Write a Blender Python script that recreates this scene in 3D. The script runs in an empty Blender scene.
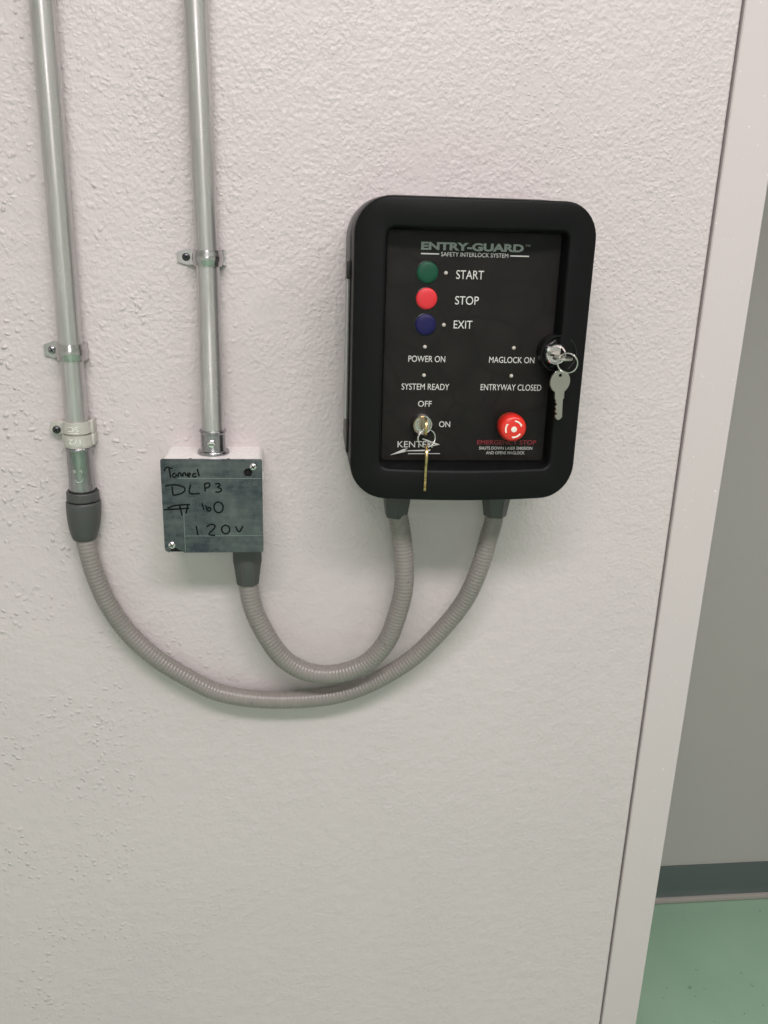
import bpy, bmesh, math, random
from mathutils import Vector, Matrix

# ------------------------------------------------------------------ camera, light, exposure
SC = bpy.context.scene
COL = SC.collection
EYE = 1.538                      # camera height above the floor, metres
DIST = 0.9407                    # camera to wall

def W(x, z, d=0.0):
    """wall millimetres (x right, z up from eye height, d out of the wall) -> world metres"""
    return Vector((x * .001, -d * .001, EYE + z * .001))

def lin(r, g, b):
    f = lambda c: (c / 255) / 12.92 if c / 255 <= .04045 else ((c / 255 + .055) / 1.055) ** 2.4
    return (f(r), f(g), f(b), 1)

cam = bpy.data.cameras.new('camera')
cam.sensor_width = 36; cam.sensor_fit = 'AUTO'; cam.lens = 878.25 / 1024 * 36
cam.clip_start = .02; cam.clip_end = 50
co = bpy.data.objects.new('camera', cam); COL.objects.link(co)
r = Vector((0.99463607, -0.09918113, 0.02936327)); u = Vector((0.00363182, 0.31718892, 0.94835542))
f = Vector((0.10337266, 0.94316186, -0.31584775))
m = Matrix((r, u, -f)).transposed().to_4x4(); m.translation = Vector((0, -DIST, EYE))
co.matrix_world = m
SC.camera = co

w = bpy.data.worlds.new('room_air'); SC.world = w; w.use_nodes = True
w.node_tree.nodes['Background'].inputs[0].default_value = (.9, .95, 1, 1)
w.node_tree.nodes['Background'].inputs[1].default_value = .03
SC.view_settings.view_transform = 'Standard'; SC.view_settings.look = 'None'
SC.view_settings.exposure = -0.48; SC.view_settings.gamma = 1; SC.view_settings.use_curve_mapping = False

CEIL = 2.75
def area(name, loc, sx, sy, power, col, rot=(0, 0, 0)):
    l = bpy.data.lights.new(name, 'AREA'); l.shape = 'RECTANGLE'; l.size = sx; l.size_y = sy
    l.energy = power; l.color = col
    o = bpy.data.objects.new(name, l); COL.objects.link(o); o.location = loc; o.rotation_euler = rot
    return o
area('ceiling_or_fill_light', (.08, -1.32, CEIL - .07), 1.4, .30, 58, (1, .915, .93))
area('ceiling_or_fill_light', (-.10, -3.4, CEIL - .07), 1.2, .30, 14, (1, .94, .95))  # unseen fill light added from behind the camera
area('ceiling_or_fill_light', (-.10, -5.4, CEIL - .07), 1.3, .70, 95, (1, .95, .96))
area('ceiling_or_fill_light', (1.25, -.90, CEIL - .07),   .30, .9, 14, (1, .95, .95))  # added light near the opening, brightens corridor floor and lower far wall
area('ceiling_or_fill_light', (2.5, .40, CEIL - .07), .6, .2, 1.5, (1, .985, .96))  # small fill light added for the corridor wall

# ------------------------------------------------------------------ materials
def mat(name, base, rough=.5, metal=0., spec=.5, coat=0.):
    M = bpy.data.materials.new(name); M.use_nodes = True
    b = M.node_tree.nodes['Principled BSDF']
    b.inputs['Base Color'].default_value = base; b.inputs['Roughness'].default_value = rough
    b.inputs['Metallic'].default_value = metal; b.inputs['Specular IOR Level'].default_value = spec
    b.inputs['Coat Weight'].default_value = coat
    return M

class NT:
    def __init__(s, M):
        s.M = M; s.t = M.node_tree; s.b = s.t.nodes['Principled BSDF']
    def n(s, typ, **kw):
        nd = s.t.nodes.new(typ)
        for k, v in kw.items():
            if k in nd.inputs.keys(): nd.inputs[k].default_value = v
            else: setattr(nd, k, v)
        return nd
    def l(s, a, b): s.t.links.new(a, b)
    def pos(s, scale=(1, 1, 1)):
        tc = s.n('ShaderNodeTexCoord'); mp = s.n('ShaderNodeMapping'); mp.inputs['Scale'].default_value = scale
        s.l(tc.outputs['Object'], mp.inputs['Vector']); return mp.outputs[0]
    def noise(s, vec, scale, detail=3, rough=.5):
        nd = s.n('ShaderNodeTexNoise', Scale=scale, Detail=detail, Roughness=rough); s.l(vec, nd.inputs['Vector']); return nd.outputs[0]
    def rng(s, v, a, b, c=0., d=1.):
        nd = s.n('ShaderNodeMapRange'); s.l(v, nd.inputs[0])
        for i, x in enumerate((a, b, c, d)): nd.inputs[i + 1].default_value = x
        return nd.outputs[0]
    def math(s, op, a, b):
        nd = s.n('ShaderNodeMath', operation=op)
        for i, x in enumerate((a, b)):
            if isinstance(x, (int, float)): nd.inputs[i].default_value = x
            else: s.l(x, nd.inputs[i])
        return nd.outputs[0]
    def mix(s, fac, a, b):
        nd = s.n('ShaderNodeMix', data_type='RGBA')
        if isinstance(fac, (int, float)): nd.inputs[0].default_value = fac
        else: s.l(fac, nd.inputs[0])
        for i, x in ((6, a), (7, b)):
            if isinstance(x, tuple): nd.inputs[i].default_value = x
            else: s.l(x, nd.inputs[i])
        return nd.outputs[2]
    def bump(s, h, strength, dist):
        nd = s.n('ShaderNodeBump', Strength=strength, Distance=dist); s.l(h, nd.inputs['Height'])
        s.l(nd.outputs[0], s.b.inputs['Normal'])
    def base(s, c): s.l(c, s.b.inputs['Base Color'])
    def rough(s, c): s.l(c, s.b.inputs['Roughness'])

WALL = (.60, .545, .545, 1)
def plaster():
    M = mat('painted_plaster', WALL, .42, spec=.4); t = NT(M)
    p = t.pos()
    fine = t.noise(p, 215, 1.5, .4)
    mid = t.noise(p, 60, 2, .5)
    warp = t.n('ShaderNodeTexNoise', Scale=60, Detail=2); t.l(p, warp.inputs['Vector'])
    wv = t.n('ShaderNodeVectorMath', operation='MULTIPLY_ADD'); t.l(warp.outputs['Color'], wv.inputs[0])
    wv.inputs[1].default_value = (.012, .012, .012); t.l(p, wv.inputs[2])
    vo = t.n('ShaderNodeTexVoronoi', Scale=210, feature='SMOOTH_F1'); vo.inputs['Smoothness'].default_value = .6
    t.l(wv.outputs[0], vo.inputs['Vector'])
    blob = t.rng(vo.outputs['Distance'], .42, .12)
    vb = t.n('ShaderNodeTexVoronoi', Scale=115, feature='SMOOTH_F1'); vb.inputs['Smoothness'].default_value = .3
    t.l(wv.outputs[0], vb.inputs['Vector'])
    drop = t.rng(vb.outputs['Distance'], .34, .10)
    sep = t.n('ShaderNodeSeparateXYZ'); t.l(p, sep.inputs[0])
    low = t.rng(sep.outputs['Z'], 1.0, 1.5, .3, 1.)            # trowelled smoother lower down
    m1 = t.math('MULTIPLY', t.rng(t.noise(p, 7, 3, .6), .40, .62, .12, 1.), low)
    left = t.rng(sep.outputs['X'], -.33, .02, 1., .0)
    m2 = t.math('MULTIPLY', t.math('MULTIPLY', t.rng(t.noise(p, 11, 3, .6), .44, .60), left), t.rng(sep.outputs['Z'], .85, 1.5, .5, 1.))
    h = t.math('ADD', t.math('MULTIPLY', blob, t.math('MULTIPLY', m1, .6)), t.math('MULTIPLY', t.math('MULTIPLY', drop, m2), 2.6))
    patch = t.rng(t.noise(p, 6.5, 2, .5), .36, .50, .3, 1.)        # smoother trowelled patches
    h = t.math('ADD', h, t.math('MULTIPLY', t.math('MULTIPLY', fine, 1.75), t.math('MULTIPLY', low, patch)))
    h = t.math('ADD', h, t.math('MULTIPLY', mid, 1.6))
    t.bump(h, .64, .0014)
    big = t.noise(p, 3.5, 3, .5)
    t.base(t.mix(t.rng(big, .3, .7), WALL, (WALL[0] * .955, WALL[1] * .96, WALL[2] * .965, 1)))
    return M
M_WALL = plaster()
def smooth_paint():
    M = mat('painted_steel_frame', (.585, .532, .532, 1), .38, spec=.4); t = NT(M); p = t.pos()
    t.bump(t.noise(p, 45, 3, .6), .25, .0012)
    sp = t.noise(p, 260, 1)
    t.base(t.mix(t.rng(sp, .76, .80), (.585, .532, .532, 1), (.78, .76, .74, 1)))
    return M
M_FRAME = smooth_paint()
def far_paint():
    M = mat('corridor_paint', (.47, .45, .43, 1), .55); t = NT(M); p = t.pos()
    t.bump(t.noise(p, 120, 3), .3, .0012); return M
M_FAR = far_paint()
def floor_mat():
    M = mat('green_epoxy', (.27, .45, .31, 1), .32); t = NT(M); p = t.pos()
    a = t.noise(p, 3.2, 4, .55); s = t.noise(p, 60, 2)
    c = t.mix(t.rng(a, .35, .68), (.32, .51, .365, 1), (.375, .555, .405, 1))
    t.base(t.mix(t.rng(s, .70, .78), c, (.19, .32, .23, 1))); t.bump(t.noise(p, 30, 3), .15, .002); return M
M_FLOOR = floor_mat()
M_CEIL = mat('ceiling_tile', (.82, .80, .79, 1), .8)
M_BASE = mat('vinyl_cove', lin(88, 98, 96), .45)
M_TOE = mat('pale_toe_strip', (.42, .38, .36, 1), .5)
def galv(name, base, rough, metal=1., streak=(14, 14, 1), amt=.25):
    M = mat(name, base, rough, metal); t = NT(M); p = t.pos(streak)
    a = t.noise(p, 18, 5, .6)
    lo = tuple(c * (1 - amt) for c in base[:3]) + (1,)
    t.base(t.mix(t.rng(a, .3, .7), lo, base)); t.rough(t.rng(a, .3, .7, rough * 1.25, rough * .8))
    t.bump(a, .06, .001)
    return M
M_PIPE = galv('galvanised_tube', (.63, .61, .61, 1), .30, .85)
M_SLEEVE = galv('bright_zinc', (.42, .41, .43, 1), .25)
M_STRAP = galv('zinc_strap', (.58, .56, .57, 1), .22, 1, (6, 6, 6))
M_CAST = galv('cast_zinc_clamp', (.56, .545, .50, 1), .5, .25, (6, 6, 6), .15)
def cover_metal():
    M = mat('scuffed_galvanised_cover', (.2, .22, .23, 1), .30, 1.); t = NT(M); p = t.pos()
    a = t.noise(p, 22, 5, .65); b = t.noise(t.pos((3, 3, 26)), 6, 5, .6); c = t.noise(p, 120, 4, .65)
    k = t.math('ADD', t.math('MULTIPLY', a, .5), t.math('ADD', t.math('MULTIPLY', b, .25), t.math('MULTIPLY', c, .25)))
    col = t.mix(t.rng(k, .38, .66), (.070, .072, .102, 1), (.225, .222, .24, 1))
    t.base(col); t.rough(t.rng(k, .38, .66, .22, .40)); t.bump(b, .04, .001)
    return M
M_COVER = cover_metal()
M_BOX = galv('galvanised_box', (.90, .87, .85, 1), .42, .2, (10, 10, 10), .12)
def black_plastic(name, v, rough, spec=.5, grain=420):
    M = mat(name, v, rough, spec=spec); t = NT(M); p = t.pos(); t.bump(t.noise(p, grain, 2), .18, .0006); return M
M_DOOR = black_plastic('black_abs', (.0042, .0044, .0048, 1), .46, .17)
M_BODY = black_plastic('charcoal_abs', (.055, .055, .054, 1), .36)
M_GLOSS = mat('gloss_black', (.006, .006, .006, 1), .18)
M_HINGE = mat('dark_hinge_metal', (.42, .41, .41, 1), .32, .7)
M_HBLK = mat('hinge_black', (.012, .011, .011, 1), .45)
M_GREY = mat('grey_connector', lin(74, 75, 74), .42, spec=.35)
M_SEAL = mat('black_seal', (.01, .01, .01, 1), .5)
M_DARK = mat('hollow_shade_black', (.003, .003, .003, 1), .8)  # flat black paints the shade inside slots, keyways and openings
M_CHROME = mat('chrome', (.84, .80, .82, 1), .14, 1.)
M_NICKEL = mat('nickel_key', (.48, .46, .42, 1), .34, 1.)
M_BRASS = mat('brass_key', (.56, .40, .19, 1), .28, 1.)
M_WIRE = mat('ring_wire', (.75, .74, .72, 1), .22, 1.)
M_SCREWD = mat('dark_screw', (.10, .10, .11, 1), .35, 1.)
M_INK = mat('marker_ink', (.004, .005, .006, 1), .6, spec=.15)
M_WHITE = mat('white_print', (.58, .58, .56, 1), .5)
M_SILV = mat('silver_grey_print', (.30, .33, .32, 1), .45)
M_REDP = mat('red_print', (.22, .016, .024, 1), .5)
M_GREEN = mat('green_button_plastic', (.005, .062, .032, 1), .45, spec=.3)
M_RED = mat('red_button_plastic', (.62, .022, .032, 1), .45)
M_BLUE = mat('blue_button_plastic', (.007, .005, .062, 1), .45, spec=.3)
M_ESTOP = mat('emergency_red', (.66, .022, .014, 1), .28, coat=.3)
M_YEL = mat('amber_glint', (.55, .24, .03, 1), .4)  # amber paints the yellow glint along the stop cap's edge
M_LED = mat('lamp_lens', (.50, .47, .42, 1), .2)
def face_mat():
    M = mat('printed_faceplate', (.013, .011, .010, 1), .48, spec=.2); t = NT(M); p = t.pos()
    wp = t.n('ShaderNodeTexNoise', Scale=9, Detail=1); t.l(p, wp.inputs['Vector'])
    wv = t.n('ShaderNodeVectorMath', operation='MULTIPLY_ADD'); t.l(wp.outputs['Color'], wv.inputs[0])
    wv.inputs[1].default_value = (.06, .06, .06); t.l(p, wv.inputs[2])
    v = t.n('ShaderNodeTexVoronoi', Scale=30, feature='F1'); t.l(wv.outputs[0], v.inputs['Vector'])
    e = t.n('ShaderNodeTexVoronoi', Scale=22, feature='DISTANCE_TO_EDGE'); t.l(wv.outputs[0], e.inputs['Vector'])
    c = t.mix(t.rng(v.outputs['Distance'], 0, .8), (.0150, .0125, .0115, 1), (.0085, .0075, .0070, 1))
    t.base(t.mix(t.rng(e.outputs['Distance'], .0, .07), (.0080, .0070, .0066, 1), c))
    return M
M_FACE = face_mat()
def hose_mat():
    M = mat('grey_pvc_hose', (.25, .235, .215, 1), .33, spec=.5); t = NT(M); p = t.pos()
    a = t.noise(p, 70, 5, .7); b = t.noise(p, 9, 3, .5)
    c = t.mix(t.rng(b, .3, .7), (.205, .190, .176, 1), (.245, .220, .206, 1))
    t.base(t.mix(t.rng(a, .66, .74), c, (.09, .08, .075, 1))); return M
M_HOSE = hose_mat()

# ------------------------------------------------------------------ mesh helpers
def origin(o):
    v = Vector((0, 0, 0))
    while o is not None: v += o.location; o = o.parent
    return v
def link_mesh(name, me, mats, parent=None, smooth=35):
    """me is in world metres; the object is placed with its origin at its parent's"""
    o = bpy.data.objects.new(name, me); COL.objects.link(o)
    for M in (mats if isinstance(mats, (list, tuple)) else [mats]): me.materials.append(M)
    if parent is not None:
        o.parent = parent; me.transform(Matrix.Translation(-origin(parent)))
    if smooth is not None:
        bm = bmesh.new(); bm.from_mesh(me)
        ang = math.radians(smooth)
        for fc in bm.faces: fc.smooth = True
        for e in bm.edges:
            if len(e.link_faces) == 2 and e.calc_face_angle(0) > ang: e.smooth = False
        bm.to_mesh(me); bm.free()
    return o
def obj(name, bm, mats, parent=None, smooth=35):
    bmesh.ops.recalc_face_normals(bm, faces=bm.faces[:])
    me = bpy.data.meshes.new(name); bm.to_mesh(me); bm.free()
    return link_mesh(name, me, mats, parent, smooth)
def settle(o, at):
    """give a one-mesh thing its own origin"""
    o.data.transform(Matrix.Translation(-at)); o.location = at; return o
def tag(o, label=None, cat=None, group=None, kind=None):
    for k, v in (('label', label), ('category', cat), ('group', group), ('kind', kind)):
        if v: o[k] = v
    return o
def empty(name, loc, label, cat, group=None):
    o = bpy.data.objects.new(name, None); COL.objects.link(o); o.location = loc; o.empty_display_size = .02
    return tag(o, label, cat, group)
def box(bm, x0, x1, y0, y1, z0, z1, bev=0., seg=2, mi=0):
    vs = [bm.verts.new((x, y, z)) for x in (x0, x1) for y in (y0, y1) for z in (z0, z1)]
    q = [(0, 1, 3, 2), (4, 6, 7, 5), (0, 4, 5, 1), (2, 3, 7, 6), (0, 2, 6, 4), (1, 5, 7, 3)]
    fs = [bm.faces.new([vs[i] for i in a]) for a in q]
    for fc in fs: fc.material_index = mi
    if bev:
        es = list({e for fc in fs for e in fc.edges})
        bmesh.ops.bevel(bm, geom=es, offset=bev, segments=seg, affect='EDGES', profile=.5)
    return fs
def wbox(bm, x0, x1, z0, z1, d0, d1, bev=0., seg=2, mi=0):
    """box in wall millimetres"""
    a, b = W(x0, z0, d1), W(x1, z1, d0)
    return box(bm, a.x, b.x, a.y, b.y, a.z, b.z, bev * .001, seg, mi)
def rings(bm, rs, cap0=True, cap1=True, mi=0):
    """rs: list of closed loops of Vectors with equal counts"""
    R = [[bm.verts.new(v) for v in lp] for lp in rs]
    n = len(R[0])
    for a, b in zip(R, R[1:]):
        for i in range(n):
            j = (i + 1) % n
            bm.faces.new((a[i], a[j], b[j], b[i])).material_index = mi
    if cap0: bm.faces.new(R[0][::-1]).material_index = mi
    if cap1: bm.faces.new(R[-1]).material_index = mi
    return R
def lathe_d(bm, x, z, prof, n=40, mi=0, sq=None):
    """turned about an axis out of the wall; prof: (radius, depth) mm"""
    rings(bm, [[W(x + r_ * math.cos(2 * math.pi * i / n), z + r_ * math.sin(2 * math.pi * i / n), d) for i in range(n)] for r_, d in prof], mi=mi)
def lathe_z(bm, x, d, prof, n=40, mi=0, rot=0., axis=None):
    """turned about a vertical axis; prof: (radius, z) mm; axis(z) gives a shifted centre"""
    rs = []
    for r_, z in prof:
        cx, cd = axis(z) if axis else (x, d)
        rs.append([W(cx + r_ * math.cos(rot + 2 * math.pi * i / n), z, cd + r_ * math.sin(rot + 2 * math.pi * i / n)) for i in range(n)])
    rings(bm, rs, mi=mi)
def rrect(x0, x1, z0, z1, r_, nc=10, ns=14):
    """rounded rectangle with points along the straights, counter-clockwise from right side"""
    P = []
    cs = [(x1 - r_, z0 + r_, -90), (x1 - r_, z1 - r_, 0), (x0 + r_, z1 - r_, 90), (x0 + r_, z0 + r_, 180)]
    for k, (cx, cz, a0) in enumerate(cs):
        for i in range(nc + 1):
            a = math.radians(a0 + 90 * i / nc); P.append((cx + r_ * math.cos(a), cz + r_ * math.sin(a)))
        nx, nz, na = cs[(k + 1) % 4]
        e = P[-1]; a = math.radians(na); s = (nx + r_ * math.cos(a), nz + r_ * math.sin(a))
        for i in range(1, ns):
            P.append((e[0] + (s[0] - e[0]) * i / ns, e[1] + (s[1] - e[1]) * i / ns))
    return P
def tube(bm, pts, rad, n=12, closed=False, cap=True):
    """pts: world Vectors, rad: float or list"""
    N = len(pts); rs = []
    T = []
    for i in range(N):
        if closed: t = pts[(i + 1) % N] - pts[i - 1]
        else: t = pts[min(i + 1, N - 1)] - pts[max(i - 1, 0)]
        T.append(t.normalized())
    up = Vector((0, 1, 0)) if abs(T[0].y) < .9 else Vector((1, 0, 0))
    a = (up - T[0] * up.dot(T[0])).normalized()
    for i in range(N):
        a = (a - T[i] * a.dot(T[i])).normalized(); b = T[i].cross(a)
        R_ = rad[i] if isinstance(rad, list) else rad
        rs.append([bm.verts.new(pts[i] + (a * math.cos(2 * math.pi * k / n) + b * math.sin(2 * math.pi * k / n)) * R_) for k in range(n)])
    M_ = N if closed else N - 1
    for i in range(M_):
        p, q = rs[i], rs[(i + 1) % N]
        for k in range(n): bm.faces.new((p[k], p[(k + 1) % n], q[(k + 1) % n], q[k]))
    if cap and not closed: bm.faces.new(rs[0][::-1]); bm.faces.new(rs[-1])
def spline(P, step):
    """Catmull-Rom through P resampled at equal arc length"""
    P = [P[0] * 2 - P[1]] + P + [P[-1] * 2 - P[-2]]; out = []
    for i in range(1, len(P) - 2):
        p0, p1, p2, p3 = P[i - 1:i + 3]
        for k in range(24):
            t = k / 24
            out.append(.5 * ((2 * p1) + (p2 - p0) * t + (2 * p0 - 5 * p1 + 4 * p2 - p3) * t * t + (3 * p1 - p0 - 3 * p2 + p3) * t ** 3))
    out.append(P[-2])
    for _ in range(40):
        out = [out[0]] + [(out[i - 1] + out[i] * 2 + out[i + 1]) * .25 for i in range(1, len(out) - 1)] + [out[-1]]
    res = [out[0]]; acc = 0.; nxt = step
    for a, b in zip(out, out[1:]):
        L = (b - a).length
        while acc + L >= nxt:
            res.append(a.lerp(b, (nxt - acc) / L)); nxt += step
        acc += L
    return res
def flat_shape(name, loops, thick, mats, parent, M4, smooth=30, bev=0.):
    """filled 2-D outline(s) (holes allowed) given thickness; loops in mm in local XY; M4 maps local metres to world"""
    cu = bpy.data.curves.new(name, 'CURVE'); cu.dimensions = '2D'; cu.fill_mode = 'BOTH'
    cu.extrude = thick * .0005; cu.bevel_depth = bev * .001; cu.bevel_resolution = 1
    for lp in loops:
        s = cu.splines.new('POLY'); s.points.add(len(lp) - 1); s.use_cyclic_u = True
        for q, (x, y) in zip(s.points, lp): q.co = (x * .001, y * .001, 0, 1)
    t = bpy.data.objects.new(name, cu); COL.objects.link(t)
    dg = bpy.context.evaluated_depsgraph_get(); dg.update()
    me = bpy.data.meshes.new_from_object(t.evaluated_get(dg)); bpy.data.objects.remove(t)
    me.materials.clear(); me.transform(M4)
    return link_mesh(name, me, mats, parent, smooth)
# local XY of the wall (x right, y up, z out of the wall) placed at wall mm
def wallframe(x, z, d, rot=0.):
    B = Matrix(((1, 0, 0), (0, 0, -1), (0, 1, 0))).to_4x4()
    return Matrix.Translation(W(x, z, d)) @ B @ Matrix.Rotation(rot, 4, 'Z')
def text(body, x0, x1, z, cap, d, M, parent, name='lettering', bold=0., rot=0., label=None, thick=.12, spacing=1.):
    """one printed line: baseline from x0 to x1 at height z, capital height cap (mm)"""
    cu = bpy.data.curves.new(name, 'FONT'); cu.body = body; cu.size = 1; cu.offset = bold; cu.space_character = spacing
    t = bpy.data.objects.new(name, cu); COL.objects.link(t)
    dg = bpy.context.evaluated_depsgraph_get(); dg.update()
    me = bpy.data.meshes.new_from_object(t.evaluated_get(dg)); bpy.data.objects.remove(t)
    me.materials.clear()
    xs = [v.co.x for v in me.vertices]; ys = [v.co.y for v in me.vertices]
    sx = (x1 - x0) * .001 / (max(xs) - min(xs)); sy = cap * .00093 / (max(ys) - max(0, min(ys)) + (0 if min(ys) > 0 else 0))
    me.transform(Matrix.Diagonal((sx, sy, 1, 1)) @ Matrix.Translation((-min(xs), 0, 0)))
    if rot: me.transform(Matrix.Translation(((x1 - x0) * .0005, cap * .0005, 0)) @ Matrix.Rotation(rot, 4, 'Z') @ Matrix.Translation((-(x1 - x0) * .0005, -cap * .0005, 0)))
    bm = bmesh.new(); bm.from_mesh(me)
    ext = bmesh.ops.extrude_face_region(bm, geom=bm.faces[:])
    bmesh.ops.translate(bm, verts=[v for v in ext['geom'] if isinstance(v, bmesh.types.BMVert)], vec=(0, 0, thick * .001))
    bm.to_mesh(me); bm.free()
    me.transform(wallframe(x0, z, d))
    o = link_mesh(name, me, M, parent, 30)
    if label: o['label'] = label
    return o

# ------------------------------------------------------------------ the setting
def struct(name, bm, M, smooth=35):
    return tag(obj(name, bm, M, None, smooth), kind='structure')
X0, X1, Y0, Y1 = -2.3, 3.0, -7.0, .696
bm = bmesh.new(); box(bm, X0, X1, Y0, Y1 + .1, -.08, 0); struct('floor', bm, M_FLOOR)
bm = bmesh.new(); box(bm, X0, X1, Y0, Y1 + .1, CEIL, CEIL + .08); struct('ceiling', bm, M_CEIL)
TH = .13
bm = bmesh.new()                                                    # partition with a rounded free corner beside the frame
xe, rr = .4434, .0035
prof = [(X0, 0), (xe - rr, 0)] + [(xe - rr + rr * math.sin(a), rr - rr * math.cos(a)) for a in [math.radians(15 * k) for k in range(1, 7)]] + [(xe, TH), (X0, TH)]
rings(bm, [[Vector((x, y, z)) for x, y in prof] for z in (0, CEIL)]); struct('wall_front', bm, M_WALL)
FX0, FX1, OW = .4452, .4974, .914
FX2, FX3 = FX1 + OW, FX1 + OW + .0521
bm = bmesh.new(); box(bm, FX3 + .0025, X1, 0, TH, 0, CEIL); struct('wall_right_of_opening', bm, M_WALL)
bm = bmesh.new(); box(bm, xe, FX3 + .0025, .012, TH - .01, 2.09, CEIL); struct('wall_over_opening', bm, M_WALL)
def jamb(name, xa, xb, side):
    bm = bmesh.new()
    p = [(xa, -.002), (xb, -.002), (xb, .05), (xb + .016 * side, .05), (xb + .016 * side, .10), (xb, .10), (xb, TH + .005), (xa, TH + .005)]
    rings(bm, [[Vector((x, y, z)) for x, y in p] for z in (0, 2.03)])
    es = [e for e in bm.edges if abs(e.verts[0].co.z - e.verts[1].co.z) > 1 and abs(e.verts[0].co.y + .002) < 1e-4]
    bmesh.ops.bevel(bm, geom=es, offset=.0009, segments=2, affect='EDGES')
    struct(name, bm, M_FRAME)
jamb('trim_1', FX0, FX1, 1); jamb('trim_2', FX3, FX2, -1)
bm = bmesh.new(); box(bm, FX0, FX3, -.002, TH + .005, 2.03, 2.09, .0016); struct('trim_3', bm, M_FRAME)
bm = bmesh.new(); box(bm, X0, X1, Y1, Y1 + .1, 0, CEIL); struct('wall_back', bm, M_FAR)
bm = bmesh.new(); box(bm, X0 - .1, X0, Y0, Y1 + .1, 0, CEIL); struct('wall_left', bm, M_CEIL)
bm = bmesh.new(); box(bm, X1, X1 + .1, Y0, Y1 + .1, 0, CEIL); struct('wall_right', bm, M_CEIL)
bm = bmesh.new(); box(bm, X0, X1, Y0 - .1, Y0, 0, CEIL); struct('wall_behind_camera', bm, M_CEIL)
bm = bmesh.new()                                                    # cove base with a curled toe
cv = [(Y1, .100), (Y1 - .003, .100), (Y1 - .0045, .096), (Y1 - .0045, .034), (Y1 - .007, .022), (Y1 - .0105, .0165), (Y1, .0165)]
rings(bm, [[Vector((x, y, z)) for y, z in cv] for x in (X0, X1)]); struct('baseboard_back', bm, M_BASE)
bm = bmesh.new(); box(bm, X0, X1, Y1 - .0165, Y1, .0015, .0165, .003); struct('trim_4', bm, M_TOE)

# ------------------------------------------------------------------ hardware builders
def screw(x, z, d, rad, h, M, parent, slot=True, name='screw'):
    bm = bmesh.new()
    lathe_d(bm, x, z, [(rad, d), (rad, d + h * .35), (rad * .92, d + h * .62), (rad * .7, d + h * .86), (rad * .35, d + h * .98), (.05, d + h)], 24)
    if slot:
        for a in (.5, .5 + math.pi / 2):
            s = []
            for px, pz in ((-.62, -.13), (.62, -.13), (.62, .13), (-.62, .13)):
                s.append((x + rad * (px * math.cos(a) - pz * math.sin(a)), z + rad * (px * math.sin(a) + pz * math.cos(a))))
            rings(bm, [[W(p[0], p[1], d + h * .7) for p in s], [W(p[0], p[1], d + h * 1.015) for p in s]], mi=1)
    return obj(name, bm, [M, M_DARK], parent)
def strip_profile(bm, path, th, z0, z1, bulge=0., seg=6):
    """bent sheet: path of (x, d) in mm, extruded from z0 to z1; bulge raises a rib along the middle where |w|>0"""
    n = len(path); outs = []
    for k in range(seg + 1):
        t = k / seg; z = z0 + (z1 - z0) * t
        a, b = [], []
        for i, (x, d, wgt) in enumerate(path):
            x2, d2, _ = path[min(i + 1, n - 1)]; x1, d1, _ = path[max(i - 1, 0)]
            tx, td = x2 - x1, d2 - d1; L = math.hypot(tx, td) or 1
            nx, nd = -td / L, tx / L
            o = bulge * wgt * (math.sin(math.pi * t) ** 2)
            a.append(W(x + nx * o, z, d + nd * o)); b.append(W(x + nx * (o + th), z, d + nd * (o + th)))
        outs.append(a + b[::-1])
    rings(bm, outs)
def pipe_strap(x, z0, z1, ear, rp, dc, label, foot, scm):
    """one-hole strap: flat ear with screw on the left, band over the tube"""
    rt = empty('pipe_strap', W(x, z0, 0), label, 'pipe strap', 'one-hole pipe straps')
    path = [(x - rp - ear, .3, 0), (x - rp - ear * .5, .3, 0), (x - rp - 2.0, .5, 0), (x - rp - .6, 2.0, 0), (x - rp - .2, dc * .55, .3)]
    for k in range(0, 17):
        a = math.pi - math.pi * k / 16
        path.append((x + (rp + .2) * math.cos(a), dc + (rp + .2) * math.sin(a), 1))
    path += [(x + rp + .3, dc * .5, .4), (x + rp + .7, 1.5, 0), (x + rp + 1.6, .4, 0), (x + rp + foot, .3, 0)]
    bm = bmesh.new(); strip_profile(bm, path, 2.2, z0, z1, 1.6)
    xe_ = x - rp - ear                                              # clip the ear's corners
    zc = (z0 + z1) / 2
    for v in bm.verts:
        dx = (v.co.x * 1000 - xe_)
        if dx < ear * .45:
            k = 1 - .38 * (1 - max(0, dx) / (ear * .45)); zz = (v.co.z - EYE) * 1000
            v.co.z = EYE + (zc + (zz - zc) * k) * .001
    obj('band', bm, M_STRAP, rt)
    sc_ = screw(x - rp - ear * .55, zc, 1.6, 4.1, 2.6, scm, rt); sc_['label'] = 'cross-head screw'
    return rt

# ------------------------------------------------------------------ left conduit and what is on it
C1, R1, D1 = -223.9, 11.7, 13.6
ct = empty('conduit', W(C1, -283, D1), 'left galvanised steel conduit ending in the grey hose connector', 'conduit', 'vertical steel conduits')
bm = bmesh.new(); lathe_z(bm, C1, D1, [(R1, -246), (R1, 0), (R1, 400), (R1, (CEIL - EYE) * 1000)], 48); obj('pipe', bm, M_PIPE, ct)
bm = bmesh.new()
lathe_z(bm, C1, D1, [(R1, -236.5), (13.7, -236.5), (14.1, -237.2), (14.1, -239.4), (13.7, -240), (13.2, -241), (13.2, -276), (13.6, -280), (13.6, -286), (R1, -286)], 48)
sl = obj('sleeve', bm, M_SLEEVE, ct)
text('EM', C1 - 4.5, C1 + 4.0, -261.5, 3.2, D1 + 13.0, M_CAST, sl, 'stamped_mark', label='stamped mark on the sleeve')
bm = bmesh.new()
tube(bm, [W(C1 + 4.2 * math.cos(a), -268 + 4.2 * math.sin(a), D1 + 12.8) for a in [math.radians(195 + 15 * k) for k in range(11)]], .0005, 6)
obj('stamped_arc', bm, M_CHROME, sl)
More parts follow.
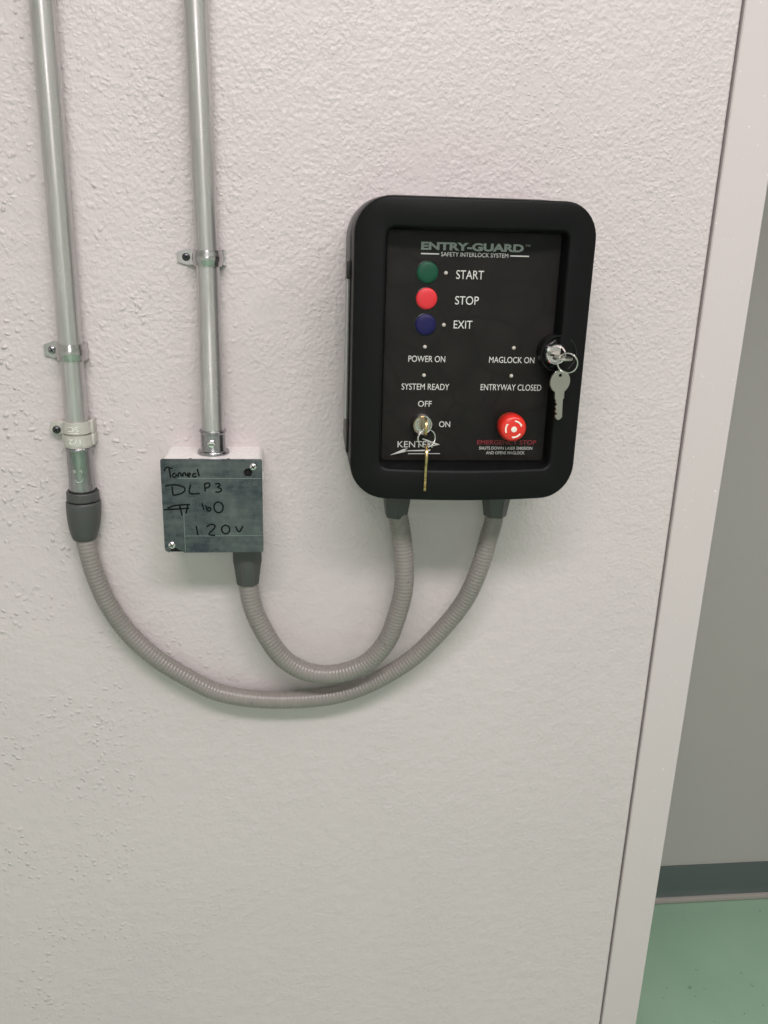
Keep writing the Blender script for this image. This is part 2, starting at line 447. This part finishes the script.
pipe_strap(C1, -145.5, -128.8, 18.0, R1, D1 - 1.2, 'zinc pipe strap on the left conduit, above the cast clamp', 2.4, M_SLEEVE)

cl = empty('pipe_clamp', W(C1, -236, 0), 'pale cast metal clamp with raised lettering, low on the left conduit', 'pipe clamp')
bm = bmesh.new()
ang = [math.radians(200 - 10 * k) for k in range(23)]
def shell(bm, ro, z0, z1):
    lo = [W(C1 + ro * math.cos(a), z0, D1 + ro * math.sin(a)) for a in ang] + [W(C1 + (R1 + .1) * math.cos(a), z0, D1 + (R1 + .1) * math.sin(a)) for a in ang[::-1]]
    hi = [v + Vector((0, 0, (z1 - z0) * .001)) for v in lo]
    rings(bm, [lo, hi])
shell(bm, 14.6, -220.4, -208.6); shell(bm, 12.4, -222.6, -220.2); shell(bm, 14.9, -233.6, -222.2); shell(bm, 14.2, -235.6, -233.4)
wbox(bm, C1 + 13.2, C1 + 16.6, -221.2, -207.6, 0, D1 + 3, .7); wbox(bm, C1 + 13.6, C1 + 17.0, -233.8, -221.6, 0, D1 + 3, .7)
wbox(bm, C1 - 17, C1 - 10.5, -232, -211, 0, D1 - 1, 1.5)
band = obj('band', bm, M_CAST, cl)
bm = bmesh.new()
wbox(bm, C1 - 29, C1 - 11, -225, -210.5, 0, 6.5, 3.0, 4); lathe_d(bm, C1 - 22.5, -218.4, [(7.4, 0), (7.4, 7), (6.6, 8.2), (.1, 8.2)], 28)
obj('ear', bm, M_CAST, cl)
s_ = screw(C1 - 22.7, -219.6, 8.2, 4.2, 3.0, M_SCREWD, cl); s_['label'] = 'dark cross-head screw'
M_RAISE = mat('raised_cast_lettering', (.86, .85, .80, 1), .35, .4)
text('SC', C1 - 6.2, C1 + 4.4, -218.0, 5.6, D1 + 14.25, M_RAISE, band, 'raised_lettering', rot=math.pi, thick=.7)
text('1/2', C1 - 6.6, C1 + 5.8, -231.0, 5.6, D1 + 14.45, M_RAISE, band, 'raised_lettering', rot=math.pi, thick=.7)
bm = bmesh.new(); wbox(bm, C1 - 6.0, C1 + 4.6, -219.6, -219.0, D1 + 13.8, D1 + 14.9, .2); obj('raised_bar', bm, M_RAISE, band)

# ------------------------------------------------------------------ second conduit
C2, R2, DB = -83.0, 11.7, 27.0
c2 = empty('conduit', W(C2, -246, DB), 'galvanised steel conduit running down into the top of the square metal box', 'conduit', 'vertical steel conduits')
def ax2(z):
    t = min(1, max(0, (z + 225) / 150)); t = t * t * (3 - 2 * t); return (C2 - .8 * t - max(0, z + 40) * .0145, DB + (D1 - DB) * t)
bm = bmesh.new(); lathe_z(bm, C2, DB, [(R2, -246 + 10 * k) for k in range(22)] + [(R2, 100), (R2, 300), (R2, 700), (R2, (CEIL - EYE) * 1000)], 48, axis=ax2)
obj('pipe', bm, M_PIPE, c2)
bm = bmesh.new()
lathe_z(bm, C2, DB, [(R2, -214.0), (13.4, -214.0), (13.9, -214.7), (13.9, -216.2), (13.4, -216.8), (12.9, -217.5), (12.9, -234), (13.6, -235.5), (16.0, -236), (16.6, -237), (16.6, -238.6), (R2, -238.6)], 48)
cn = obj('connector', bm, M_SLEEVE, c2)
bm = bmesh.new(); lathe_d(bm, C2 - .5, -226.5, [(4.4, DB + 10), (4.4, DB + 15.2), (3.6, DB + 16.4), (.1, DB + 16.6)], 6)
wbox(bm, C2 - 3.4, C2 + 2.6, -227.1, -226.0, DB + 15.8, DB + 16.75, 0, mi=1)
obj('set_screw', bm, [M_CHROME, M_DARK], cn)
pipe_strap(C2 - .8, -49.4, -34.0, 19.5, R2, D1 - 1.2, 'zinc pipe strap on the conduit above the square metal box', 5.5, M_SCREWD)

# ------------------------------------------------------------------ square junction box
jx0, jx1, jz1, jz0, jd = -134.0, -31.6, -238.6, -340.2, 55.2
jb = empty('junction_box', W((jx0 + jx1) / 2, jz0, 0), 'square galvanised electrical box with handwriting on its dark cover', 'electrical box')
bm = bmesh.new()
o_ = rrect(jx0 + .6, jx1 - .6, jz0 + .6, jz1 - .6, 5, 5, 3); i_ = rrect(jx0 + 2.2, jx1 - 2.2, jz0 + 2.2, jz1 - 2.2, 4, 5, 3)
rings(bm, [[W(x, z, 2.2) for x, z in i_], [W(x, z, jd - .2) for x, z in i_], [W(x, z, jd - .2) for x, z in o_], [W(x, z, 1.2) for x, z in o_], [W(x + (1 if x < -80 else -1), z, .2) for x, z in o_]])
body = obj('body', bm, M_BOX, jb)
bm = bmesh.new()                                                    # knock-out rings on the top side and tabs on the right
wbox(bm, jx1 - 1, jx1 + 1.1, -262, -254, 47, 54, .4)
obj('tab', bm, M_BOX, body)
for kx in (-104.5, -66):
    bm = bmesh.new(); lathe_z(bm, kx, 51.8, [(1.7, jz1 - 1), (1.7, jz1 - .4), (.1, jz1 - .4)], 12); obj('rivet_hole', bm, M_DARK, body)
# cover: clipped lower-left corner, slotted screw hole upper right
def circ(cx, cz, r_, n=28, a0=0, a1=2 * math.pi):
    return [(cx + r_ * math.cos(a0 + (a1 - a0) * i / (n - 1)), cz + r_ * math.sin(a0 + (a1 - a0) * i / (n - 1))) for i in range(n)]
cxc, czc = (jx0 + jx1) / 2, (jz0 + jz1) / 2
L = lambda pts: [(x - cxc, z - czc) for x, z in pts]
outline = [(jx0, jz1 - 1.2), (jx0, jz0 + 6), (jx0 + .8, jz0 + 2.4), (-129.8, jz0 + .4), (-128, jz0 + 3.8), (-126.8, jz0 + 6.2), (-125.5, jz0 + 6.6), (-123.4, jz0 + 6.0), (-113.9, jz0), (jx1 - 1.2, jz0), (jx1, jz0 + 1.2), (jx1, jz1 - 1.2), (jx1 - 1.2, jz1), (jx0 + 1.2, jz1)]
slot = circ(-45.9, -252.2, 4.7, 20, math.radians(75), math.radians(375)) + circ(-40.6, -246.4, 2.2, 8, math.radians(-30), math.radians(120))
cv_ = flat_shape('cover', [L(outline), L(slot)], 1.5, M_COVER, jb, wallframe(cxc, czc, jd + .9), bev=.4)
bm = bmesh.new(); wbox(bm, -54, -34, -258, -241, jd - 6, jd - 1.2); obj('shade_block', bm, M_DARK, body)  # solid black block stands in for shade behind the slot
bm = bmesh.new(); wbox(bm, -131, -112, jz0 + .3, jz0 + 9, jd - 6, jd + .05); obj('shade_block', bm, M_DARK, body)  # black block paints the shade at the clipped corner, covers the rim
for sx, sz in ((-40.4, -246.0), (-126.5, -331.6)): screw(sx, sz, jd + 2.0, 3.9, 2.6, M_CHROME, cv_)
M_LINE = mat('tape_edge_bright', (.34, .36, .38, 1), .4, .9)  # thin bright strips for the edges of clear tape
for xa, xb, za, zb in ((-117, jx1 - .5, -258.9, -258.4), (-112, jx1 - .5, -321.9, -321.4), (-113.2, -112.7, jz0 + 1, -296)):
    bm = bmesh.new(); wbox(bm, xa, xb, za, zb, jd + 1.8, jd + 2.1); obj('tape_edge_line', bm, M_LINE, cv_, None)
# handwriting in black marker
HAND = [[(-130.6,-250.8),(-129.5,-247.7),(-126.4,-246.8),(-121.9,-248.5)],[(-125.7,-247.7),(-124.5,-258.0)],[(-119.5,-253.1),(-121.6,-253.5),(-122.7,-255.7),(-121.1,-257.5),(-118.8,-256.2),(-119.2,-253.5)],[(-117.0,-257.1),(-116.5,-253.1),(-114.4,-252.8),(-113.5,-256.7)],[(-112.2,-256.7),(-111.7,-253.1),(-109.6,-252.8),(-109.1,-256.7)],[(-107.3,-255.3),(-104.6,-254.6),(-105.2,-252.8),(-107.3,-253.8),(-107.0,-256.7),(-104.0,-256.7)],[(-98.7,-253.5),(-101.6,-253.8),(-102.2,-256.4),(-99.9,-257.1),(-97.7,-255.3)],[(-97.2,-248.4),(-96.3,-253.5),(-95.1,-256.7)],
[(-130.7,-266.9),(-125.2,-265.6),(-117.5,-266.0),(-111.6,-268.0),(-110.7,-271.3),(-114.5,-274.9),(-123.2,-277.1)],[(-123.6,-267.1),(-123.0,-276.8)],[(-104.6,-265.3),(-106.4,-274.6),(-95.6,-275.0)],[(-90.5,-264.4),(-90.1,-272.8)],[(-91.2,-265.3),(-87.0,-263.3),(-85.0,-265.5),(-86.9,-268.4),(-90.2,-269.1)],[(-79.7,-264.7),(-75.7,-264.0),(-74.9,-266.2),(-77.9,-268.0),(-74.1,-269.5),(-73.5,-271.7),(-76.5,-273.5),(-79.9,-273.0)],
[(-129.5,-290.9),(-121.1,-287.8),(-105.1,-286.8)],[(-133.0,-292.6),(-107.0,-290.8)],[(-116.8,-288.2),(-114.6,-299.0)],[(-108.3,-287.1),(-110.6,-296.8)],[(-93.9,-285.7),(-92.0,-292.7)],[(-89.9,-287.9),(-88.7,-293.1),(-86.3,-294.2),(-84.9,-291.6),(-86.9,-289.8),(-88.9,-292.0)],
[(-77+4.7*math.cos(a),-290+5.9*math.sin(a)) for a in [i*math.pi/7+1.2 for i in range(15)]],
[(-100.8,-310.4),(-99.3,-320.9)],[(-89.9,-311.6),(-85.8,-308.8),(-81.3,-310.0),(-82.4,-313.6),(-88.4,-320.2),(-80.5,-321.0)],[(-70.3+4.2*math.cos(a),-314.6+4.8*math.sin(a)) for a in [i*math.pi/7+1.2 for i in range(15)]],[(-59.9,-311.3),(-56.5,-317.7),(-52.1,-310.5)]]
def handwriting(strokes, name):
    bm = bmesh.new()
    for s in strokes:
        pts = spline([Vector((x, z, 0)) for x, z in s], 1.0) if len(s) > 2 else [Vector((s[0][0], s[0][1], 0)).lerp(Vector((s[1][0], s[1][1], 0)), k / 4) for k in range(5)]
        if len(pts) < 2: continue
        lo, hi = [], []
        for i, p in enumerate(pts):
            t = (pts[min(i + 1, len(pts) - 1)] - pts[max(i - 1, 0)]).normalized(); n = Vector((-t.y, t.x, 0)) * .85
            lo.append(p - n); hi.append(p + n)
        d = jd + 2.12
        a = [bm.verts.new(W(p.x, p.y, d)) for p in lo]; b = [bm.verts.new(W(p.x, p.y, d)) for p in hi]
        for i in range(len(a) - 1): bm.faces.new((a[i], a[i + 1], b[i + 1], b[i]))
    ex = bmesh.ops.extrude_face_region(bm, geom=bm.faces[:])
    bmesh.ops.translate(bm, verts=[v for v in ex['geom'] if isinstance(v, bmesh.types.BMVert)], vec=(0, -.00006, 0))
    return obj(name, bm, M_INK, cv_)
for part in (HAND[:8], HAND[8:14], HAND[14:21], HAND[21:]):
    handwriting(part, 'handwriting')

# ------------------------------------------------------------------ flexible hoses
def hose(label, pts, rad, conns):
    P = [W(x, z, d) for x, z, d in pts]
    rt = empty('flexible_hose', P[0], label, 'flexible conduit', 'grey flexible conduits')
    step = .0042 / 6
    C = spline(P, step); rr_ = []
    for i in range(len(C)):
        rr_.append((rad + .2 * math.sin(2 * math.pi * i / 6)) * .001)
    bm = bmesh.new(); tube(bm, C, rr_, 26); obj('hose', bm, M_HOSE, rt, 60)
    for fn in conns: fn(rt)
    return rt
def conn_round(rt):
    x, d = C1, D1
    bm = bmesh.new()
    ax = lambda z: (x - max(0, (-300 - z)) * .045, d + .0)
    lathe_z(bm, x, d, [(11, -296), (17.6, -296.4), (18.3, -297.4), (18.3, -303), (17.9, -312), (16.9, -322), (15.2, -331), (13.6, -337), (12.2, -339.6), (10.2, -340)], 48, axis=ax)
    g = obj('connector', bm, M_GREY, rt)
    bm = bmesh.new(); lathe_z(bm, x, d, [(R1 + 1, -285), (16.2, -285), (17.0, -286), (17.0, -294), (16.4, -294.8), (R1, -294.8)], 48); obj('collar', bm, M_GREY, g)
    bm = bmesh.new(); lathe_z(bm, x, d, [(R1, -283.2), (14.8, -283.2), (14.8, -285.4), (R1, -285.4)], 40)
    lathe_z(bm, x, d, [(11, -294.6), (15.6, -294.6), (15.6, -296.6), (11, -296.6)], 40); obj('seal', bm, M_SEAL, g)
def conn_box(x, d, ztop, n, rot, prof):
    def fn(rt):
        bm = bmesh.new(); lathe_z(bm, x, d, [(r_, ztop + z) for r_, z in prof], n, rot=rot)
        es = [e for e in bm.edges if abs(e.verts[0].co.z - e.verts[1].co.z) > .004]
        bmesh.ops.bevel(bm, geom=es, offset=.0012, segments=2, affect='EDGES')
        obj('connector', bm, M_GREY, rt, 25)
    return fn
LONG = [(-224.2,-322,D1),(-224.6,-339.8,14.5),(-222.2,-357.3,16),(-216.5,-385.0,16),(-205.9,-417.0,16),(-188.5,-450.0,15),(-169.8,-473.1,15),(-147.3,-494.7,15),(-108.5,-521.8,15),(-85.8,-533.7,15),(-51.0,-541.5,16),(-4.0,-544.9,16),(43.4,-540.9,17),(78.9,-529.9,18),(107.0,-514.1,20),(136.7,-490.8,24),(160.9,-463.2,28),(192.4,-415.9,35),(208.2,-370.9,40),(216.0,-331.8,42),(220.4,-310.7,42),(221.2,-280,42)]
SHORT = [(-50.1,-355,27),(-50.1,-373.3,27),(-49.4,-392.5,27),(-45.9,-414.1,28),(-38.9,-434.8,29),(-25.2,-461.6,31),(-10.6,-481.8,32),(10.0,-496.0,33),(33.0,-501.8,34),(59.6,-498.7,35),(86.0,-485.8,36),(107.0,-458.3,38),(117.2,-424.9,40),(123.2,-393.3,42),(122.5,-359.5,42),(118.2,-326,42),(113.6,-303.0,42),(112.0,-280,42)]
PB = [(9, 0), (16.2, 0), (16.2, -14), (15.4, -20), (13.2, -36.5), (12.4, -38.5), (9.4, -38.6)]
hose('longer outer grey flexible hose from the left conduit to the black box', LONG, 10.3,
     [conn_round, conn_box(221.2, 42, -267, 6, .15, PB)])
hose('shorter inner grey flexible hose from the square metal box to the black box', SHORT, 10.9,
     [conn_box(-50.2, 27, jz0 - .3, 8, .3, [(10, 0), (16.4, 0), (16.8, -4), (16.8, -20), (15.6, -27), (13.2, -46.5), (12.4, -48.3), (10.0, -48.4)]),
      conn_box(111.8, 42, -267, 6, .45, PB)])

# ------------------------------------------------------------------ black control box
bx0, bx1, bz0, bz1 = 57.0, 286.2, -266.0, 21.0
bc, bh = (bx0 + bx1) / 2, (bx1 - bx0) / 2
kb = empty('control_box', W(bc, bz0, 0), 'black wall-mounted control box with a recessed button panel and rounded corners', 'control box')
bm = bmesh.new()
o_ = rrect(bx0 - 1.6, bx1 - 2.0, bz0 - .5, bz1 + 1.8, 42, 10, 6); o2 = rrect(bx0 + 1, bx1 - 4, bz0 + 2, bz1 - 1, 40, 10, 6)
rings(bm, [[W(x, z, .3) for x, z in o2], [W(x, z, 1.5) for x, z in o_], [W(x, z, 57) for x, z in o_], [W(x + (bc - x) * .006, z + (-122 - z) * .006, 58.5) for x, z in o_],
           [W(bc + (x - bc) * .97, -122 + (z + 122) * .97, 58.5) for x, z in o2], [W(bc + (x - bc) * .97, -122 + (z + 122) * .97, 66) for x, z in o2]])
obj('body', bm, M_BODY, kb)
bul = lambda x: 15 * (1 - ((x - bc) / bh) ** 2) if abs(x - bc) < bh else 0
lx0, lx1, lz0, lz1 = 86.2, 258.6, -234.2, -5.8
NC, NS = 10, 16
O = lambda e, r_: rrect(bx0 + e, bx1 - e, bz0 + e, bz1 - e, r_, NC, NS)
I = lambda e, r_: rrect(lx0 + e, lx1 - e, lz0 + e, lz1 - e, r_, NC, NS)
bm = bmesh.new()
mid = [tuple(a * .5 + b * .5 for a, b in zip(p, q)) for p, q in zip(O(2.4, 31.6), I(-3, 11))]
fr = lambda pts, off: [W(x, z, 98 + bul(x) + off) for x, z in pts]
rings(bm, [[W(x, z, 61.5) for x, z in O(4, 30)], [W(x, z, 61.5) for x, z in O(.5, 33.5)], [W(x, z, 63) for x, z in O(0, 34)],
           fr(O(0, 34), -3.2), fr(O(.3, 33.7), -1.7), fr(O(1.0, 33), -.6), fr(O(2.4, 31.6), 0), fr(mid, .4), fr(I(-3, 11), 0), fr(I(-1.2, 9), -.6), fr(I(0, 8), -2.2),
           fr(I(1.0, 7), -5), [W(x, z, 84.5) for x, z in I(2.4, 6)]])
obj('door', bm, M_DOOR, kb, 50)
bm = bmesh.new()
fp = rrect(lx0 + 3.0, lx1 - 2.8, lz0 + 3.4, lz1 - 2.8, 3.5, 6, 4)
rings(bm, [[W(x, z, 84.6) for x, z in fp], [W(x, z, 86.0) for x, z in fp]]); face = obj('faceplate', bm, M_FACE, kb)
FD = 86.03
for a in [('START',155.9,182.6,-51.7,8.7),('STOP',156.2,179.2,-75.5,8.4),('EXIT',156.0,174.3,-98.3,8.1),('POWER ON',113.0,149.4,-131.2,6.4),
          ('MAGLOCK ON',193.3,238.9,-131.0,6.3),('SYSTEM READY',107.3,154.8,-158.7,6.5),('ENTRYWAY CLOSED',186.6,248.4,-158.4,6.5),
          ('OFF',124.4,138.0,-175.6,6.2),('ON',146.6,157.8,-196.2,6.2)]:
    text(*a, FD, M_WHITE, face, label='white printed word ' + a[0])
text('ENTRY-GUARD', 121.0, 219.6, -25.4, 7.3, FD, M_SILV, face, bold=.042, label='silver grey title lettering')
text('TM', 221.0, 225.5, -20.6, 1.9, FD, M_SILV, face)
text('SAFETY INTERLOCK SYSTEM', 140.4, 205.0, -31.2, 4.1, FD, M_WHITE, face)
for xa, xb in ((121.2, 138.4), (207, 225.3)):
    bm = bmesh.new(); wbox(bm, xa, xb, -29.9, -28.8, FD, FD + .12); obj('printed_bar', bm, M_WHITE, face, None)
text('EMERGENCY STOP', 186.6, 248.0, -214.0, 4.9, FD, M_REDP, face, bold=.008, label='red EMERGENCY STOP lettering')
text('SHUTS DOWN LASER EMISSION', 189.0, 244.3, -219.4, 3.3, FD, M_WHITE, face, bold=.006)
text('AND OPENS MAGLOCK', 196.6, 236.8, -224.3, 3.3, FD, M_WHITE, face, bold=.006)
text('KENTEK', 105.3, 141.5, -217.4, 6.8, FD, M_WHITE, face)
bm = bmesh.new()
for pl in ([(98.0,-225.6),(111.0,-219.4),(116,-218.4),(112.5,-220.6),(116.0,-221.2),(112,-222.4)], [(112,-221.8),(116,-220.6),(139,-219.6),(138.6,-221.2),(118,-221.4)],
           [(129.6,-209.0),(131.2,-208.0),(148.4,-214.4),(145.0,-214.5)], [(148.4,-214.4),(137.6,-216.8),(138.4,-215.6),(145,-214.2)], [(116.3,-223.7),(148.9,-223.5),(148.9,-224.2),(116.3,-224.4)]):
    c_ = Vector((sum(p[0] for p in pl) / len(pl), sum(p[1] for p in pl) / len(pl)))
    rings(bm, [[W(x, z, FD) for x, z in pl], [W(x, z, FD + .12) for x, z in pl]])
obj('emblem', bm, M_WHITE, face, None)
# buttons
for nm, M, x, z, lab in (('push_button', M_GREEN, 128.0, -46.3, 'green start button'), ('push_button', M_RED, 128.2, -70.7, 'red stop button'), ('push_button', M_BLUE, 128.3, -95.2, 'blue exit button')):
    bm = bmesh.new(); lathe_d(bm, x, z, [(10.2, 85.5), (10.2, 87.2), (9.6, 88.0), (8.4, 88.6), (5, 88.9), (.1, 89)], 48)
    o = obj(nm, bm, M, kb); o['label'] = lab
    bm = bmesh.new(); lathe_d(bm, x, z, [(10.3, 85.4), (11.0, 85.4), (11.0, 86.6), (10.3, 86.8)], 48); obj('rim', bm, M_GLOSS, o)
bm = bmesh.new(); lathe_d(bm, 145.8, -46.5, [(1.9, 85.5), (1.9, 86.5), (1.5, 87.3), (.8, 87.8), (.05, 87.9)], 20)
led = settle(obj('indicator_lamp', bm, M_LED, kb), Vector((0, 0, 0)))
for x, z in ((146.3, -95.2), (128.7, -116.6), (217.2, -116.3), (129.0, -144.4), (216.8, -143.9)):
    c = led.copy(); COL.objects.link(c); c.parent = kb; c.location = led.location + Vector(((x - 145.8) * .001, 0, (z + 46.5) * .001))
# key switch
KX, KZ = 128.6, -192.4
bm = bmesh.new(); lathe_d(bm, KX, KZ, [(11.4, 85.6), (11.4, 88.0), (10.7, 90.5), (10.4, 93.5), (9.4, 94.8), (8.2, 94.6), (7.8, 93.4), (.1, 93.3)], 40)
ks = obj('key_switch', bm, mat('satin_switch_metal', (.60, .56, .57, 1), .22, 1.), kb)
bm = bmesh.new(); wbox(bm, KX - .9, KX + .9, KZ - 4.6, KZ + 4.6, 93.2, 93.6); obj('keyway', bm, M_DARK, ks)
# emergency stop
EX, EZ = 217.2, -192.4
bm = bmesh.new(); lathe_d(bm, EX, EZ, [(10.5, 85.6), (10.5, 90.5), (12.6, 91), (12.9, 91.6), (12.9, 92.6), (9.5, 93), (9.5, 99)], 40); st = obj('emergency_stop', bm, M_YEL, kb); st['label'] = 'collar and stem under the red stop button, amber as a painted glint'
bm = bmesh.new()
lathe_d(bm, EX, EZ, [(9, 92.9), (13.1, 93.2), (13.6, 94.5), (13.8, 103), (13.5, 106), (12.6, 108.4), (11.2, 109.8), (9.5, 110.4), (.1, 110.6)], 56)
cap_ = obj('cap', bm, M_ESTOP, st); cap_['label'] = 'red mushroom cap'
bm = bmesh.new()
lathe_d(bm, EX + .2, EZ - .2, [(2.9, 110.2), (2.9, 110.9), (2.5, 111.0), (.1, 111.0)], 24)
for k in range(3):
    a0 = math.radians(18 + 120 * k); a1 = a0 + math.radians(68); n = 12
    inr = [(EX + 7.4 * math.cos(a0 + (a1 - a0) * i / n), EZ + 7.4 * math.sin(a0 + (a1 - a0) * i / n)) for i in range(n + 1)]
    out = [(EX + (8.9 if i > 2 else 7.6 + .9 * i) * math.cos(a0 + (a1 - a0) * i / n), EZ + (8.9 if i > 2 else 7.6 + .9 * i) * math.sin(a0 + (a1 - a0) * i / n)) for i in range(n + 1)]
    lp = inr + out[::-1]
    rings(bm, [[W(x, z, 110.2) for x, z in lp], [W(x, z, 110.75) for x, z in lp]])
o = obj('arrow_marking', bm, mat('white_marking', (.80, .74, .66, 1), .45), cap_); o['label'] = 'white dot and curved arrows'
# door lock in its round dish
LX, LZ = 258.4, -119.2
bm = bmesh.new(); lathe_d(bm, LX, LZ, [(18.3, 80), (18.3, 101.6), (17.9, 102.5), (16.9, 102.4), (15, 100), (13, 98.4), (11, 98), (.1, 98)], 56)
lk = obj('lock_dish', bm, M_GLOSS, kb)
CX_, CZ_ = LX - 3.0, LZ - .6
bm = bmesh.new(); lathe_d(bm, CX_, CZ_, [(11.0, 97.5), (11.0, 101.5), (10.4, 103.6), (9.2, 104.8), (8.0, 104.6), (7.6, 103.2), (.1, 103)], 40)
cy = obj('lock_cylinder', bm, M_CHROME, lk)
bm = bmesh.new(); lathe_d(bm, CX_ - 7, CZ_ + 5, [(4.6, 98), (4.6, 103), (3.2, 106), (.1, 106.6)], 16); obj('stop_lug', bm, M_CHROME, cy)
bm = bmesh.new(); wbox(bm, CX_ - 6, CX_ + 5, CZ_ - 1.4, CZ_ + .2, 102.8, 103.4); obj('keyway', bm, M_DARK, cy)
# hinge on the left edge
hx = 55.3
bm = bmesh.new(); wbox(bm, hx - 2.0, hx + .4, -193.5, -55.6, 46, 64, .5); wbox(bm, hx - 1.2, hx + 1.4, -55.6, -38.5, 40, 58, .4); hg = obj('hinge', bm, M_HINGE, kb); hg['label'] = 'dark metal hinge leaf'
bm = bmesh.new(); tube(bm, [W(hx - 1.2, -193.4, 62), W(hx - 1.2, -55.8, 62)], .0022, 14); obj('knuckle', bm, M_HINGE, hg)
bm = bmesh.new(); wbox(bm, hx - 2.6, hx + 1.6, -55.4, -38.6, 52, 65, .8); obj('hinge_block', bm, M_HBLK, hg)
bm = bmesh.new(); wbox(bm, hx - .8, hx + 1.6, -228.7, -193.8, 50, 65, .8); obj('hinge_block', bm, M_HBLK, hg)
bm = bmesh.new(); wbox(bm, hx - 2.2, hx - 1.6, -139.5, -103.5, 49, 59, .2); obj('notch_shade', bm, M_DARK, hg)  # raised black plate paints the shade of the hinge notch
for z in (-101.1, -142.0):
    bm = bmesh.new(); lathe_z(bm, hx - 1.6, 52, [(.2, z - 2.2), (1.5, z - 1.5), (2.0, z), (1.5, z + 1.5), (.2, z + 2.2)], 14); obj('screw', bm, M_CHROME, hg)

# ------------------------------------------------------------------ keys and rings
def key_loops(rb=10., L=36., wid=7.6, short=False):
    """bow centred on the origin, blade down -Y"""
    a = math.radians(28); o = []
    for i in range(41):
        t = -math.pi / 2 + a + (2 * math.pi - 2 * a) * i / 40; o.append((rb * math.cos(t), rb * 1.02 * math.sin(t)))
    o = o + [(-wid * .56, -rb * 1.25), (-wid * .56, -rb * 1.55), (-wid * .42, -rb * 1.65)]
    if short: o += [(-wid * .42, -L), (wid * .42, -L)]
    else:
        y = -rb * 1.8; k = 0
        while y > -L + 3:
            o += [(-wid * .42 + (0 if k % 2 == 0 else .9 + .5 * (k % 3)), y), (-wid * .42 + (0 if k % 2 == 0 else .9 + .5 * (k % 3)), y - 1.4)]; y -= 2.3; k += 1
        o += [(-wid * .30, -L + 1.5), (-.6, -L), (.8, -L), (wid * .42, -L + 2.4)]
    o += [(wid * .42, -rb * 1.65), (wid * .56, -rb * 1.55), (wid * .56, -rb * 1.25)]
    return [o, circ(0, rb * .58, 2.0, 17)[:-1]]
def key(label, M, place, **kw):
    o = flat_shape('key', [p for p in key_loops(**kw)], 1.9, M, None, Matrix.Identity(4), bev=.2)
    o.matrix_world = place; return tag(o, label, 'key', 'keys at the control box')
def ring(label, M, centre, rad, place_rot, wire=.55):
    bm = bmesh.new()
    pts = []
    n = 72
    for i in range(n * 2):                                          # split ring: two turns of wire
        a = 2 * math.pi * i / n; off = (.55 if i >= n else -.55) * min(1, min(i % n, n - i % n) / 6 + .0)
        pts.append(Vector((rad * math.cos(a), rad * math.sin(a), off)) * .001)
    tube(bm, pts, wire * .001, 8, closed=True)
    o = obj('key_ring', bm, M, None); o.matrix_world = Matrix.Translation(centre) @ place_rot
    return tag(o, label, 'key ring', 'split key rings')
B4 = Matrix(((1, 0, 0, 0), (0, 0, -1, 0), (0, 1, 0, 0), (0, 0, 0, 1)))       # local XY upright in the wall plane
RX = lambda a: Matrix.Rotation(math.radians(a), 4, 'X'); RY = lambda a: Matrix.Rotation(math.radians(a), 4, 'Y'); RZ = lambda a: Matrix.Rotation(math.radians(a), 4, 'Z')
T = Matrix.Translation
# inserted keys: blade (-Y local) points into the wall (+Y world)
key('silver key pushed into the chrome lock on the right edge of the black box', M_NICKEL, T(W(CX_ + 1.2, CZ_ - .8, 121)) @ RZ(180), rb=9.2, L=20, wid=7, short=True)
key('flat silver key hanging from the ring at the chrome lock on the right', M_NICKEL, T(W(256.8, -143.4, 118)) @ B4 @ RY(14) @ RZ(3), rb=10.6, L=37.5, wid=8.6)
ring('key ring hanging from the key in the right-hand lock', M_WIRE, W(260.2, -124.2, 126), 9.6, B4 @ RY(-28) @ RX(10))
key('brass key pushed into the round key switch marked off and on', M_BRASS, T(W(KX + .4, KZ + 1.6, 109)) @ RY(90) @ RZ(180), rb=9.0, L=18, wid=7, short=True)
key('brass key hanging edge-on below the key switch marked off and on', M_BRASS, T(W(130.6, -218.3, 114)) @ B4 @ RY(84) @ RZ(0), rb=10.2, L=36.5, wid=8)
ring('key ring hanging from the brass key in the off and on switch', M_WIRE, W(129.9, -200.9, 115), 8.9, B4 @ RY(12))
